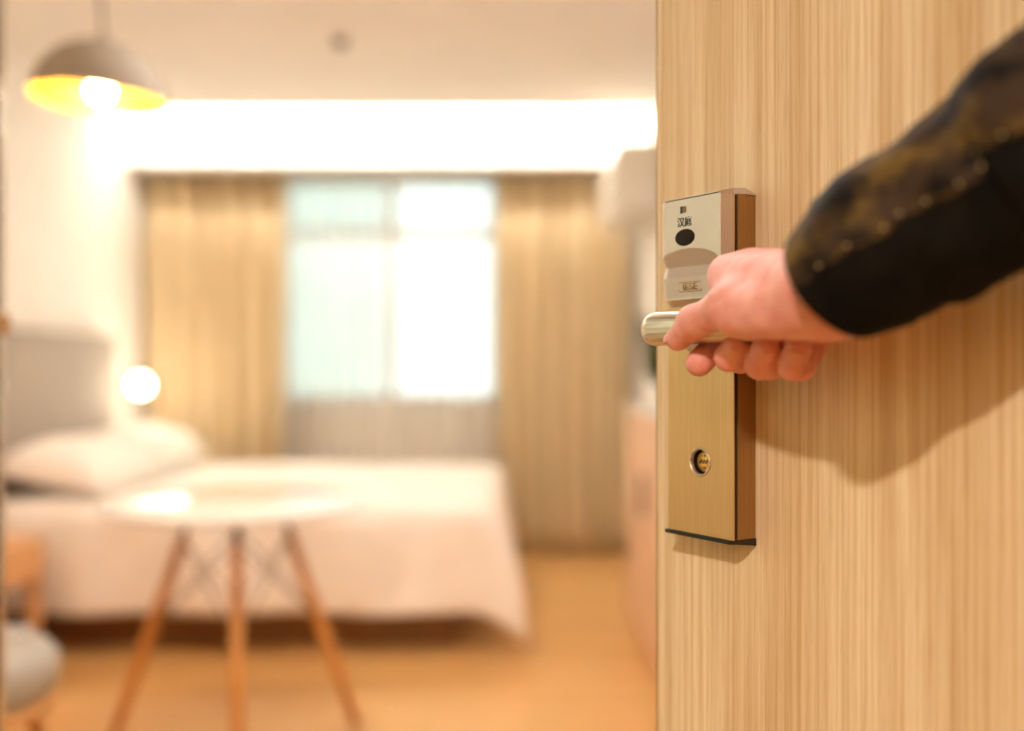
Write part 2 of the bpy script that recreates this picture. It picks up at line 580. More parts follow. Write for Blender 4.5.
pl = empty('potted_plant', (0.528, 3.66, 0.90))
tag(pl, 'small dark leafy plant on the low cabinet behind the door edge', 'plant')
lathe('pot', [(0, 0), (.04, 0), (.052, .085), (.047, .085), (.042, .07), (0, .07)], M['white'], pl, seg=28)
rnd = random.Random(4)
for i in range(20):
    a = i * 2.4
    L = rnd.uniform(.15, .3)
    tilt = rnd.uniform(.05, .55)
    b = bmesh.new()
    cols = []
    for k in range(7):
        w = k / 6
        wd = .024 * math.sin(PI * min(1, .12 + w * .88)) ** .8
        bend = tilt + .7 * w * tilt
        r = L * w * math.sin(bend)
        z = .07 + L * w * math.cos(bend)
        c = Vector((math.cos(a) * r, math.sin(a) * r, z))
        s = Vector((-math.sin(a), math.cos(a), 0)) * wd
        m_ = Vector((math.cos(a), math.sin(a), 0)) * .004
        cols.append([b.verts.new(c - s), b.verts.new(c + m_), b.verts.new(c + s)])
    for A, B in zip(cols, cols[1:]):
        for q in range(2):
            b.faces.new((A[q], A[q + 1], B[q + 1], B[q]))
    o = from_bm('leaf', b, M['leaf'], pl, True)
    o.modifiers.new('thickness', 'SOLIDIFY').thickness = .0012

# ------------------------------------------------------------------ bed
BX0, BX1, BY0, BY1 = -1.95, -0.11, 3.70, 5.16
bed = empty('bed', ((BX0 + BX1) / 2, (BY0 + BY1) / 2, 0))
tag(bed, 'low double bed with brown base and white bedding', 'bed')
bc = bed.location
box('bed_base', BX0 - bc.x, BX1 - .10 - bc.x, BY0 + .05 - bc.y, BY1 - bc.y, 0.0, .20, M['bedbase'], bed, .006)
box('mattress', BX0 + .01 - bc.x, BX1 - .05 - bc.x, BY0 + .045 - bc.y, BY1 - .03 - bc.y, .20, .47, M['linen'], bed, .05, 4, True)
hb = empty('headboard', (-2.047, 4.27, .1))
tag(hb, 'grey upholstered headboard panel on the wall behind the pillows', 'headboard')
box('padding', .012, .085, -.71, .71, 0, 1.10, M['headboard'], hb, .02, 3, True)
box('backing_board', 0, .012, -.69, .69, .02, 1.08, M['lightwood'], hb)


def duvet():
    # a cloth lying on the mattress and falling over the near side and the foot end
    nx, ny = 74, 78
    x0, x1, y0, y1 = BX0 + .06, BX1, BY0, BY1
    zt = .525
    sx = (x1 - x0) + .40
    sy = (y1 - y0) + .405
    b = bmesh.new()
    g = []
    for j in range(ny + 1):
        row = []
        for i in range(nx + 1):
            U = x0 + sx * i / nx
            V = y1 - sy * j / ny
            ox = max(0, U - x1)
            oy = max(0, y0 - V)
            x, y = min(U, x1), max(V, y0)
            r = .05
            drop = 0
            flare_x = 0
            flare_y = 0
            if ox > 0:
                k = min(1, ox / (r * 1.57))
                flare_x = r * math.sin(k * PI / 2) + .09 * max(0, ox - r * 1.57)
                drop = max(drop, r * (1 - math.cos(k * PI / 2)) + max(0, ox - r * 1.57))
            if oy > 0:
                k = min(1, oy / (r * 1.57))
                flare_y = r * math.sin(k * PI / 2) + .04 * max(0, oy - r * 1.57)
                drop = max(drop, r * (1 - math.cos(k * PI / 2)) + max(0, oy - r * 1.57))
            if ox > 0 and oy > 0:
                drop = min(drop + .3 * min(ox, oy), .52)
                flare_x += .25 * min(ox, oy)
                flare_y += .12 * min(ox, oy)
            nz = noise.noise(Vector((U * 2.1, V * 2.1, 3)))
            n2 = noise.noise(Vector((U * 5, V * 5, 9)))
            puff = .016 * nz + .006 * n2
            fold = drop * .06 * math.sin(U * 11 + V * 2 + 2 * nz) if oy > 0 else drop * .10 * math.sin(V * 9 + 2 * nz)
            xx = x + flare_x + (fold if ox > 0 else 0)
            yy = y - flare_y - (fold if oy > 0 else 0)
            zz = max(.03, zt - drop + (puff if drop < .1 else puff * .3))
            row.append(b.verts.new((xx, yy, zz)))
        g.append(row)
    for j in range(ny):
        for i in range(nx):
            b.faces.new((g[j][i], g[j][i + 1], g[j + 1][i + 1], g[j + 1][i]))
    o = from_bm('duvet', b, M['linen'], None, True)
    md = o.modifiers.new('thickness', 'SOLIDIFY')
    md.thickness = .022
    md.offset = 1
    tag(o, 'white duvet spread over the bed and hanging to the floor at the foot', 'duvet')
    return o


duvet()


def pillow(loc, rot, sx, sy, sz, label):
    n = 26
    b = bmesh.new()
    bmesh.ops.create_grid(b, x_segments=n, y_segments=n, size=1)
    top = list(b.verts)
    b2 = bmesh.new()
    gt, gb = {}, {}
    for s, d in ((1, gt), (-1, gb)):
        for j in range(n + 1):
            for i in range(n + 1):
                u, v = 2 * i / n - 1, 2 * j / n - 1
                if s < 0 and (i in (0, n) or j in (0, n)):
                    d[i, j] = gt[i, j]
                    continue
                h = ((1 - u ** 4) * (1 - v ** 4)) ** .55
                pin = 1 - .10 * (1 - abs(u)) * abs(v) ** 3 - .10 * (1 - abs(v)) * abs(u) ** 3
                z = sz * (.74 if s > 0 else -.26) * h * (1 + .12 * noise.noise(Vector((u * 2, v * 2, s))))
                d[i, j] = b2.verts.new((u * sx / 2 * pin, v * sy / 2 * pin, z))
    for s, d in ((1, gt), (-1, gb)):
        for j in range(n):
            for i in range(n):
                f = (d[i, j], d[i + 1, j], d[i + 1, j + 1], d[i, j + 1])
                b2.faces.new(f if s > 0 else f[::-1])
    b.free()
    o = from_bm('pillow', b2, M['linen'], None, True)
    o.location = loc
    o.rotation_euler = rot
    tag(o, label, 'pillow', 'pillows at the bed head')
    return o


pillow((-1.735, 4.08, .618), (0, .22, 0), .42, .74, .17, 'white pillow at the bed head nearer the wooden nightstand')
pillow((-1.745, 4.79, .630), (0, .22, .03), .40, .62, .17, 'white pillow at the bed head nearer the glowing lamp')

# ------------------------------------------------------------------ bedside wall lamp
wl = empty('wall_lamp', (XL, 5.10, 0.95))
tag(wl, 'glowing round wall lamp between headboard and curtain', 'lamp')
lathe('wall_plate', [(0, 0), (.05, 0), (.05, .015), (0, .018)], M['wire'], wl, seg=28, mtx=Matrix.Rotation(PI / 2, 4, 'Y'))
tube('arm', [(.01, 0, 0), (.06, 0, -.01), (.115, 0, -.005)], .008, M['wire'], wl)
gl = lathe('globe', [(0, -.047), (.029, -.038), (.043, -.02), (.048, 0), (.043, .02), (.029, .038), (0, .047)], M['globe'], wl, (.155, 0, .0), 32)

# ------------------------------------------------------------------ nightstand
ns = empty('nightstand', (-1.84, 3.33, 0))
tag(ns, 'light wooden nightstand beside the bed at the picture edge', 'nightstand')
box('drawer_box', -.19, .19, -.18, .18, .315, .43, M['lightwood'], ns, .004)
box('top_board', -.195, .2, -.185, .185, .43, .45, M['lightwood'], ns, .004)
box('back_panel', -.19, -.17, -.18, .18, .10, .315, M['bedbase'], ns)
box('low_shelf', -.19, .19, -.18, .18, .10, .12, M['bedbase'], ns)
for sx in (-1, 1):
    for sy in (-1, 1):
        box('leg', min(.15 * sx, .19 * sx), max(.15 * sx, .19 * sx), min(.14 * sy, .18 * sy), max(.14 * sy, .18 * sy), 0, .315, M['lightwood'], ns, .003)
box('drawer_front', .19, .203, -.17, .17, .325, .422, M['lightwood'], ns, .003)

# ------------------------------------------------------------------ round table
tb = empty('round_table', (-0.777, 2.825, 0), math.atan2(-0.777, 2.825) * -1)
tag(tb, 'round white table on splayed wooden legs with crossed wires', 'table')
TH = .67
lathe('table_top', [(0, TH - .022), (.345, TH - .022), (.358, TH - .016), (.362, TH - .008), (.358, TH - .002), (.35, TH), (0, TH)], M['table'], tb, seg=96)
lathe('hub_plate', [(0, TH - .034), (.13, TH - .034), (.13, TH - .022), (0, TH - .022)], M['blackmetal'], tb, seg=32)
dirs = [(-1, 0), (0, -1), (1, 0), (0, 1)]
topp, lowp = [], []
for dx, dy in dirs:
    a = Vector((dx * .125, dy * .125, TH - .03))
    k = Vector((dx * .147, dy * .147, .565))
    f = Vector((dx * .335, dy * .335, 0.0))
    topp.append(k)
    lowp.append(k.lerp(f, .42))
    tube('leg', [f + Vector((0, 0, .004)), f.lerp(k, .5), k.lerp(a, .1)], [.013, .019, .014], M['beech'], tb, 16)
    tube('bracket', [k.lerp(f, .05), k, a], [.010, .009, .007], M['blackmetal'], tb, 10)
for i in range(4):
    j = (i + 1) % 4
    tube('brace_wire', [topp[i], lowp[j]], .0028, M['wire'], tb, 8)
    tube('brace_wire', [topp[j], lowp[i]], .0028, M['wire'], tb, 8)
bk = empty('booklet', (-.80, 3.0, TH), .12)
tag(bk, 'tan booklet lying on the round white table', 'booklet')
box('cover', -.125, .125, -.045, .045, .008, .010, M['tan'], bk)
box('pages', -.122, .122, -.043, .043, .002, .008, M['linen'], bk)
box('back_cover', -.125, .125, -.045, .045, 0.0, .002, M['tan'], bk)

# ------------------------------------------------------------------ stool with grey cushion
sl = empty('stool', (-1.19, 2.12, 0))
tag(sl, 'round grey cushioned stool at the picture edge', 'stool')
lathe('cushion', [(0, .345), (.19, .345), (.208, .355), (.213, .39), (.212, .415), (.195, .438), (.14, .448), (0, .45)], M['cushion'], sl, seg=64)
lathe('seat_board', [(0, .315), (.205, .315), (.21, .33), (.205, .345), (0, .345)], M['lightwood'], sl, seg=64)
for dx, dy in ((1, 1), (1, -1), (-1, 1), (-1, -1)):
    tube('leg', [(dx * .16, dy * .16, .004), (dx * .11, dy * .11, .32)], [.012, .018], M['beech'], sl)
lathe('ring', [(.135, .14), (.147, .14), (.147, .155), (.135, .155), (.135, .14)], M['wire'], sl, seg=48)
mg = empty('magazine', (-1.19, 2.22, .4503), .3)
tag(mg, 'folded printed paper lying on the grey stool', 'paper')
box('sheet', -.11, .11, -.06, .06, 0, .004, M['paper'], mg)
box('folded_leaf', -.105, .02, -.055, .055, .004, .007, M['paper'], mg)

# ------------------------------------------------------------------ pendant lamp
pd = empty('pendant_lamp', (-1.154, 2.80, 1.79))
pd.rotation_euler = (0, math.radians(3.5), 0)
tag(pd, 'taupe dome pendant lamp with a golden inside', 'lamp')
R = .181
outer = [(R * math.cos(a), .168 * math.sin(a)) for a in [PI / 2 * i / 16 for i in range(16)]] + [(.018, .168), (.018, .184), (0, .187)]
inner = [((R - .004) * math.cos(a), .164 * math.sin(a)) for a in [PI / 2 * i / 16 for i in range(17)]]
lathe('shade', outer, M['dome'], pd, seg=64)
lathe('shade_lining', [(R, 0)] + inner, M['dome_in'], pd, seg=64)
lathe('socket', [(.02, .15), (.02, .10), (.014, .095)], M['black'], pd, seg=24)
lathe('bulb', [(.012, .098), (.017, .08), (.030, .05), (.032, .032), (.026, .010), (.013, .001), (0, -.002)], M['bulb'], pd, seg=32)
tube('cord', [(0, 0, .17), (-.022, 0, .34), (-.045, 0, .52)], .004, M['black'], pd, 8)
light('pendant_bulb_light', 'POINT', (-1.15, 2.80, 1.775), 4.5, (1.0, 0.92, 0.78), .03)
light('wall_lamp_light', 'POINT', (XL + .30, 5.06, .95), 2.2, (1.0, 0.94, 0.82), .06)

# ------------------------------------------------------------------ ceiling fittings
sd = empty('smoke_detector', (-.66, 3.85, ZC))
tag(sd, 'small round smoke detector on the cream ceiling', 'smoke detector')
lathe('base', [(0, 0), (.05, 0), (.05, -.012), (0, -.012)], M['plastic'], sd, seg=28)
lathe('sensor_head', [(.03, -.012), (.028, -.03), (.016, -.036), (0, -.036)], M['wire'], sd, seg=24)


def downlight(name, loc, r, label):
    d = empty(name, loc)
    tag(d, label, 'light')
    lathe('rim', [(r, 0), (r + .02, 0), (r + .02, -.006), (r, -.008), (r, 0)], M['white'], d, seg=40)
    lathe('diffuser', [(0, -.003), (r, -.003), (r, 0), (0, 0)], M['lampface'], d, seg=40)


downlight('ceiling_lamp', (-0.66, -1.16, 2.40), .12, 'round warm ceiling lamp in the corridor')
downlight('ceiling_lamp', (-1.72, 1.0, ZC), .07, 'added unseen ceiling lamp brightening the bathroom wall')
downlight('ceiling_lamp', (-0.1, 1.7, ZC), .08, 'added unseen ceiling lamp giving fill above the entry')
downlight('ceiling_lamp', (-0.5, 2.9, ZC), .10, 'added unseen ceiling lamp giving fill above the bedroom floor')

# ------------------------------------------------------------------ the open door (local x: towards the free edge, y: out of its face, z: up)
TH_D = math.atan2(0.692, 1.0)
sn, cs = math.sin(TH_D), math.cos(TH_D)
door = box('door_1', -.785, .1207, -.045, 0.0, .008, 2.10, M['door'], None, .0012, 1)
door.location = (.2041, .8378, 0)
door.rotation_euler = (0, 0, math.atan2(cs, -sn))
st(door, 'open light ash veneer door held by its lever handle')
for z in (.25, 1.05, 1.85):
    hg = tube('hinge', [(-.79, -.046, z - .05), (-.79, -.046, z + .05)], .007, M['nickel'], door, 12, up=Vector((1, 0, 0)))
box('edge_band', .1207, .1217, -.0445, -.0005, .01, 2.098, M['sidegold'], door)

LW, LZ0, LZ1, LD = .078, .9055, 1.192, .026
# lock body: side walls only, the front is closed by the front plate
b = bmesh.new()
for a in ((0, .0016, .0015, LD - .0046, LZ0, LZ1), (LW - .0016, LW, .0015, LD - .0046, LZ0, LZ1),
          (.0016, LW - .0016, .0015, LD - .0046, LZ0, LZ0 + .002), (.0016, LW - .0016, .0015, LD - .0046, LZ1 - .002, LZ1), (0, LW, 0, .0015, LZ0, LZ1)):
    box_bm(*a, bm=b)
lock = from_bm('lock', b, M['sidegold'], door)
lock['label'] = 'tall champagne metal card lock with lever handle'


def plate_with_hole(name, x0, x1, z0, z1, y0, y1, cx, cz, r, mat, parent):
    angs = sorted([2 * PI * i / 48 for i in range(48)] + [math.atan2(zz - cz, xx - cx) % (2 * PI) for xx in (x0, x1) for zz in (z0, z1)])
    b = bmesh.new()
    L = []
    for a in angs:
        c, s = math.cos(a), math.sin(a)
        ks = []
        if c > 1e-9: ks.append((x1 - cx) / c)
        if c < -1e-9: ks.append((x0 - cx) / c)
        if s > 1e-9: ks.append((z1 - cz) / s)
        if s < -1e-9: ks.append((z0 - cz) / s)
        k = min(ks)
        L.append([b.verts.new((cx + c * r, y1, cz + s * r)), b.verts.new((cx + c * k, y1, cz + s * k)),
                  b.verts.new((cx + c * k, y0, cz + s * k)), b.verts.new((cx + c * r, y0, cz + s * r))])
    for i in range(len(L)):
        A, B = L[i], L[(i + 1) % len(L)]
        for q in range(4):
            w = (q + 1) % 4
            b.faces.new((A[q], B[q], B[w], A[w]))
    return from_bm(name, b, mat, parent)


KX, KZ, KR = .0387, .9675, .0112
plate_with_hole('front_plate', .0004, LW - .0004, LZ0, LZ1 - .001, LD - .0013, LD, KX, KZ, KR, M['champagne'], lock)
plate_with_hole('seam_shade_strip', .0012, LW - .0012, LZ0 + .001, LZ1 - .001, LD - .0046, LD - .0013, KX, KZ, KR, M['black'], lock)  # black strip standing in for the shadow gap behind the front plate
MY = Matrix.Rotation(-PI / 2, 4, 'X')     # lathe z -> local +y
lathe('keyhole_ring', [(KR + .0012, 0), (KR + .0012, .0008), (KR, .0012), (KR - .0008, .0002), (KR - .0008, -.0025)], M['nickel'], lock, (KX, LD, KZ), 40, MY)
lathe('keyhole_well', [(KR - .0006, -.001), (KR - .0006, -.020), (0, -.020)], M['black'], lock, (KX, LD, KZ), 40, MY)
kc = lathe('key_cylinder', [(0, -.0046), (.0084, -.0046), (.0090, -.0052), (.0090, -.0195), (0, -.0195)], M['brass'], lock, (KX - .0006, LD, KZ), 36, MY)
zz = [0, .0012, -.0004, .001, -.0006, .0008, -.0008]
b = bmesh.new()
for i in range(7):
    x = KX - .0068 + i * .0017
    box_bm(x, x + .0018, LD - .0048, LD - .0043, KZ - .0009 + zz[i], KZ + .0009 + zz[i], bm=b)
from_bm('keyway', b, M['black'], lock)
for s in (-1, 1):
    lathe('cylinder_pin', [(0, .0004), (.0008, .0003), (.0011, 0)], M['black'], lock, (KX - .001, LD - .0047, KZ + s * .0052), 12, MY)
# bottom and top caps
b = bmesh.new()
pts = [(-.0008, 0), (-.0008, .0215), (.004, .0278), (LW + .002, .0278), (LW + .002, 0)]
for z in (LZ0 - .0034, LZ0 - .0002):
    b.faces.new([b.verts.new((x, y, z - (.0030 if y < .01 and z < LZ0 - .002 else 0))) for x, y in pts])
vs = list(b.verts)
for i in range(5):
    j = (i + 1) % 5
    b.faces.new((vs[i], vs[j], vs[5 + j], vs[5 + i]))
from_bm('bottom_cap', b, M['black'], lock)
b = bmesh.new()
pts = [(-.0008, 0), (-.0008, .014), (.004, .022), (.004, .0405), (LW - .012, .0405), (LW, .030), (LW, 0)]
for z, k in ((LZ1 + .0002, 0), (LZ1 + .0052, .0)):
    b.faces.new([b.verts.new((x, y, z - (.0042 if (y > .023 or (x < 0 and y < .001)) and z > LZ1 + .003 else 0))) for x, y in pts])
vs = list(b.verts)
for i in range(7):
    j = (i + 1) % 7
    b.faces.new((vs[i], vs[j], vs[7 + j], vs[7 + i]))
from_bm('top_cap', b, M['silver'], lock)

# reader cover: relief surface over (x, z), y outwards
CZ0, CZ1 = 1.1015, 1.191
CX0, CX1 = -.0004, .0757


def cover_y(x, z):
    y = .0420
    e = x - .0620
    if e > 0:
        r = CX1 - .0620
        y -= r * (1 - math.sqrt(max(0, 1 - (e / r) ** 2))) * .95
    # slope back below the band
    if z < 1.128:
        y -= .0035 * min(1, (1.128 - z) / .020)
    if z < 1.1062:
        y -= .008 * (1.1062 - z) / (1.1062 - CZ0)
    # finger scoop under an arch
    u = (x - .0390) / .0385
    if abs(u) < 1:
        arch = 1.1345 + .0145 * math.sqrt(1 - u * u)
        if z < arch and z > 1.1250:
            if z >= 1.1345:
                d = .0085 * (arch - z) / .0145
            else:
                d = .0085 * (arch - 1.1345) / .0145 * (z - 1.1250) / (1.1345 - 1.1250)
            y -= d
    return max(y, .0272)


nx, nz = 110, 130
b = bmesh.new()
g = [[b.verts.new((CX0 + (CX1 - CX0) * i / nx, cover_y(CX0 + (CX1 - CX0) * i / nx, CZ0 + (CZ1 - CZ0) * j / nz), CZ0 + (CZ1 - CZ0) * j / nz)) for i in range(nx + 1)] for j in range(nz + 1)]
for j in range(nz):
    for i in range(nx):
        b.faces.new((g[j][i], g[j][i + 1], g[j + 1][i + 1], g[j + 1][i]))
per = [g[0][i] for i in range(nx + 1)] + [g[j][nx] for j in range(1, nz + 1)] + [g[nz][i] for i in range(nx - 1, -1, -1)] + [g[j][0] for j in range(nz - 1, 0, -1)]
back = [b.verts.new((v.co.x, .0268, v.co.z)) for v in per]
for i in range(len(per)):
    j = (i + 1) % len(per)
    b.faces.new((per[i], per[j], back[j], back[i]))
b.faces.new(back)
cov = sharpen(from_bm('reader_cover', b, M['silver'], lock), 28)
box('cover_shade_strip', CX0 + .0008, CX1 - .0008, LD, .0268, CZ0 + .001, CZ1 - .0005, M['black'], lock)  # shadow line between cover and body, made as a black strip

# sensor windows and lettering
lathe('card_sensor', [(0, .0006), (.0113, .0006), (.0116, .0)], M['darkglass'], lock, (.0405, .0420, 1.1585), 36, MY @ Matrix.Diagonal((1.0, .62, 1, 1))).data.polygons.foreach_set('use_smooth', [False] * 72)
box('indicator_light', .0392, .0452, .0418, .0425, 1.1796, 1.1848, M['amber'], lock)
box('indicator_frame', .0430, .0456, .0418, .0427, 1.1792, 1.1852, M['black'], lock)


def lettering(name, body, size, x, y, z, mat, depth=.0002, sx=1.0):
    cu = bpy.data.curves.new(name, 'FONT')
    cu.body = body
    cu.size = size
    cu.extrude = depth
    cu.align_x = 'CENTER'
    cu.align_y = 'CENTER'
    cu.offset = size * .012
    t = bpy.data.objects.new(name + '_tmp', cu)
    C.objects.link(t)
    dg = bpy.context.evaluated_depsgraph_get()
    me = bpy.data.meshes.new_from_object(t.evaluated_get(dg))
    bpy.data.objects.remove(t)
    bpy.data.curves.remove(cu)
    me.transform(Matrix(((-sx, 0, 0, x), (0, 0, 1, y), (0, 1, 0, z), (0, 0, 0, 1))))
    o = link(name, me, None, lock)
    me.materials.clear()
    me.materials.append(mat)
    return o


lettering('lettering', '\u6c49\u5ead', .0088, .0410, .0421, 1.1712, M['black'])
lettering('logo_lettering', 'IESE', .0082, .0365, cover_y(.03, 1.1165) + .0002, 1.1165, M['sidegold'], .0004, 1.25)
b = bmesh.new()
for a in ((.0235, .0495, 1.1202, 1.1208), (.0235, .0495, 1.1124, 1.1130), (.0489, .0495, 1.1130, 1.1202), (.0235, .0241, 1.1130, 1.1202)):
    box_bm(a[0], a[1], cover_y(.03, a[2]) - .0012, cover_y(.03, a[2]) + .0003, a[2], a[3], bm=b)
from_bm('logo_frame', b, M['sidegold'], lock)

# lever handle: neck out of the plate, elbow, grip back along the door
LY, LH, NX = .0862, 1.0796, .0425
pts = [(NX, LD, LH), (NX, LD + .02, LH), (NX, LY - .022, LH)]
rad = [(.011, .0115), (.011, .0118), (.0115, .0125)]
for k in range(1, 9):
    a = PI / 2 * k / 8
    pts.append((NX - .016 * (1 - math.cos(a)), LY - .022 + .022 * math.sin(a), LH))
    rad.append((.0115 - .002 * k / 8, .0125 + .0012 * k / 8))
for k in range(1, 9):
    pts.append((NX - .016 - .105 * k / 8, LY - .006 * (k / 8) ** 2, LH))
    rad.append((.0095, .0137 - .002 * k / 8))
pts.append((NX - .127, LY - .0065, LH))
rad.append((.006, .008))
lev = tube('lever_handle', pts, rad, M['nickel'], lock, 32, up=Vector((0, 0, 1)))
lathe('lever_collar', [(.018, 0), (.018, .004), (.0165, .006), (.0115, .0065)], M['nickel'], lock, (NX, LD, LH), 36, MY)


# ------------------------------------------------------------------ person: right hand and arm on the lever
def PX(px, py, d):
    return np.array([(px - 512) / 1000 * d, d, 1.05 + (365.5 - py) / 1000 * d])


A_ = np.array([sn, -cs, 0])       # along the lever, towards the hinge
N_ = np.array([-cs, -sn, 0])      # out of the door face
L0 = np.array([.2041, .8378, 1.081]) + .0836 * N_


def LV(t, q, h):
    return L0 + t * A_ + q * N_ + np.array([0, 0, h])


h = .0013
lo = np.array([.112, .555, 1.022])
hi = np.array([.300, .835, 1.150])
dims = np.ceil((hi - lo) / h).astype(int)
gx = (lo[0] + h * np.arange(dims[0])).astype(np.float32)[:, None, None]
gy = (lo[1] + h * np.arange(dims[1])).astype(np.float32)[None, :, None]
gz = (lo[2] + h * np.arange(dims[2])).astype(np.float32)[None, None, :]


def cap(a, b, ra, rb):
    a = np.asarray(a, np.float32)
    d = np.asarray(b, np.float32) - a
    L2 = float(d @ d)
    t = ((gx - a[0]) * d[0] + (gy - a[1]) * d[1] + (gz - a[2]) * d[2]) / L2
    t = np.clip(t, 0, 1)
    r = np.sqrt((gx - a[0] - t * d[0]) ** 2 + (gy - a[1] - t * d[1]) ** 2 + (gz - a[2] - t * d[2]) ** 2)
    return r - (ra + (rb - ra) * t)


def ball(c, r):
    return np.sqrt((gx - c[0]) ** 2 + (gy - c[1]) ** 2 + (gz - c[2]) ** 2) - r


def smin(a, b, k):
    hh = np.clip(.5 + .5 * (b - a) / k, 0, 1)
    return b + (a - b) * hh - k * hh * (1 - hh)


def chain(P, R, k=.004):
    f = None
    for (p, q, r, s) in zip(P, P[1:], R, R[1:]):
        c = cap(p, q, r, s)
        f = c if f is None else smin(f, c, k)
    return f


wrist = PX(824, 297, .645)
fore = PX(905, 235, .60)
fingers = {
    'index': ([PX(729, 275, .772), PX(735, 325, .800), PX(716, 345, .790), PX(699, 363, .776)], [.0135, .0115, .0112, .0106]),
    'middle': ([PX(754, 269, .765), PX(760, 332, .790), PX(740, 358, .775), PX(729, 357, .760), PX(737, 344, .748)], [.0140, .0120, .0112, .0107, .0104]),
    'ring': ([PX(783, 274, .742), PX(791, 334, .770), PX(770, 364, .760), PX(760, 364, .745), PX(767, 346, .732)], [.0135, .0120, .0114, .0112, .0108]),
    'pinky': ([PX(806, 290, .718), PX(817, 336, .750), PX(801, 366, .742), PX(792, 366, .728), PX(798, 347, .716)], [.0125, .0108, .0104, .0101, .0098]),
}
F = None
for k_ in ('index', 'middle', 'ring', 'pinky'):
    P, Rr = fingers[k_]
    f = chain(P, Rr)
    F = f if F is None else smin(F, f, .0008)
# back of the hand
palm = None
w_off = {'index': (-.006, .012), 'middle': (0, .012), 'ring': (.006, .006), 'pinky': (.012, -.004)}
for k_, rr in (('index', .0165), ('middle', .0165), ('ring', .016), ('pinky', .0155)):
    m0 = fingers[k_][0][0]
    dx, dz = w_off[k_]
    w0 = wrist + np.array([dx, 0, dz * .6])
    c = cap(w0, m0, .021, rr)
    palm = c if palm is None else smin(palm, c, .010)
# thumb and its ball
th = [PX(790, 310, .664), PX(728, 308, .718), PX(694, 322, .757), PX(678, 339, .774)]
thumb = chain(th, [.0190, .0150, .0118, .0094], .008)
palm = smin(palm, thumb, .012)
palm = smin(palm, cap(PX(742, 300, .715), PX(728, 283, .758), .013, .012), .014)   # web between thumb and index
palm = smin(palm, cap(PX(774, 312, .676), PX(742, 319, .708), .0165, .0140), .010)  # ball of the thumb
arm = chain([wrist, fore], [.0265, .034], .01)
palm = smin(palm, arm, .016)
F = smin(F, palm, .003)
# little crease lines on finger joints
arr = F
H = h


def surface_nets(F, lo, h):
    S = F < 0
    nx, ny, nz = F.shape
    cx, cy, cz = nx - 1, ny - 1, nz - 1
    cnt = np.zeros((cx, cy, cz), np.float32)
    acc = np.zeros((cx, cy, cz, 3), np.float32)
    edges = []
    for ax in range(3):
        o1, o2 = [a for a in range(3) if a != ax]
        for u in (0, 1):
            for v in (0, 1):
                p = [0, 0, 0]
                p[o1], p[o2] = u, v
                q = list(p)
                q[ax] = 1
                edges.append((tuple(p), tuple(q), ax))
    for p, q, ax in edges:
        a = F[p[0]:p[0] + cx, p[1]:p[1] + cy, p[2]:p[2] + cz]
        c = F[q[0]:q[0] + cx, q[1]:q[1] + cy, q[2]:q[2] + cz]
        m = (a < 0) != (c < 0)
        i = np.nonzero(m)
        t = a[i] / (a[i] - c[i])
        base = np.tile(np.array(p, np.float32), (len(t), 1))
        base[:, ax] += t
        acc[i] += base
        cnt[i] += 1
    act = np.nonzero(cnt)
    idx = -np.ones(cnt.shape, np.int64)
    idx[act] = np.arange(len(act[0]))
    V = (np.stack(act, 1) + acc[act] / cnt[act][:, None]) * h + lo
    faces = []
    for ax in range(3):
        sl0 = [slice(1, -1)] * 3
        sl1 = [slice(1, -1)] * 3
        sl0[ax] = slice(0, -1)
        sl1[ax] = slice(1, None)
        m = S[tuple(sl0)] != S[tuple(sl1)]
        inside = S[tuple(sl0)]
        i = np.nonzero(m)
        pos = [i[a] + (0 if a == ax else 1) for a in range(3)]
        o1, o2 = (ax + 1) % 3, (ax + 2) % 3
        qs = []
        for d1, d2 in ((-1, -1), (0, -1), (0, 0), (-1, 0)):
            c = [p.copy() for p in pos]
            c[o1] += d1
            c[o2] += d2
            qs.append(idx[c[0], c[1], c[2]])
        q = np.stack(qs, 1)
        flip = ~inside[i]
        q[flip] = q[flip][:, ::-1]
        faces.append(q)
    return V, np.concatenate(faces)


V, Q = surface_nets(arr, lo, h)
ok = (Q >= 0).all(1)
Q = Q[ok]
me = bpy.data.meshes.new('person')
origin = np.array([wrist[0], wrist[1], wrist[2]])
me.from_pydata((V - origin).tolist(), [], Q.tolist())
me.validate()
person = link('person', me, M['skin'], None, True)
person.location = origin
sm = person.modifiers.new('smooth', 'SMOOTH')
sm.factor = .5
sm.iterations = 2
tag(person, 'right hand in a dark camouflage sleeve gripping the door lever', 'person')


def nail(c, axis, out, ln, wd):
    axis = Vector(axis).normalized()
    out = Vector(out).normalized()
    out = (out - axis * out.dot(axis)).normalized()
    side = axis.cross(out)
    b = bmesh.new()
    g = []
    n = 8
    for j in range(n + 1):
        v = 2 * j / n - 1
        row = []
        for i in range(n + 1):
            u = 2 * i / n - 1
            x = u * wd / 2 * (1 - .25 * max(0, -v) ** 2 - .35 * max(0, v) ** 4)
            zc = -.9 * (x / wd) ** 2 * wd - .0006 * abs(v) ** 3
            row.append(b.verts.new(Vector(c) + side * x + axis * (v * ln / 2) + out * zc))
        g.append(row)
    for j in range(n):
        for i in range(n):
            b.faces.new((g[j][i], g[j][i + 1], g[j + 1][i + 1], g[j + 1][i]))
    o = from_bm('fingernail', b, M['nail'], person, True)
    o.modifiers.new('thickness', 'SOLIDIFY').thickness = .0006
    return o


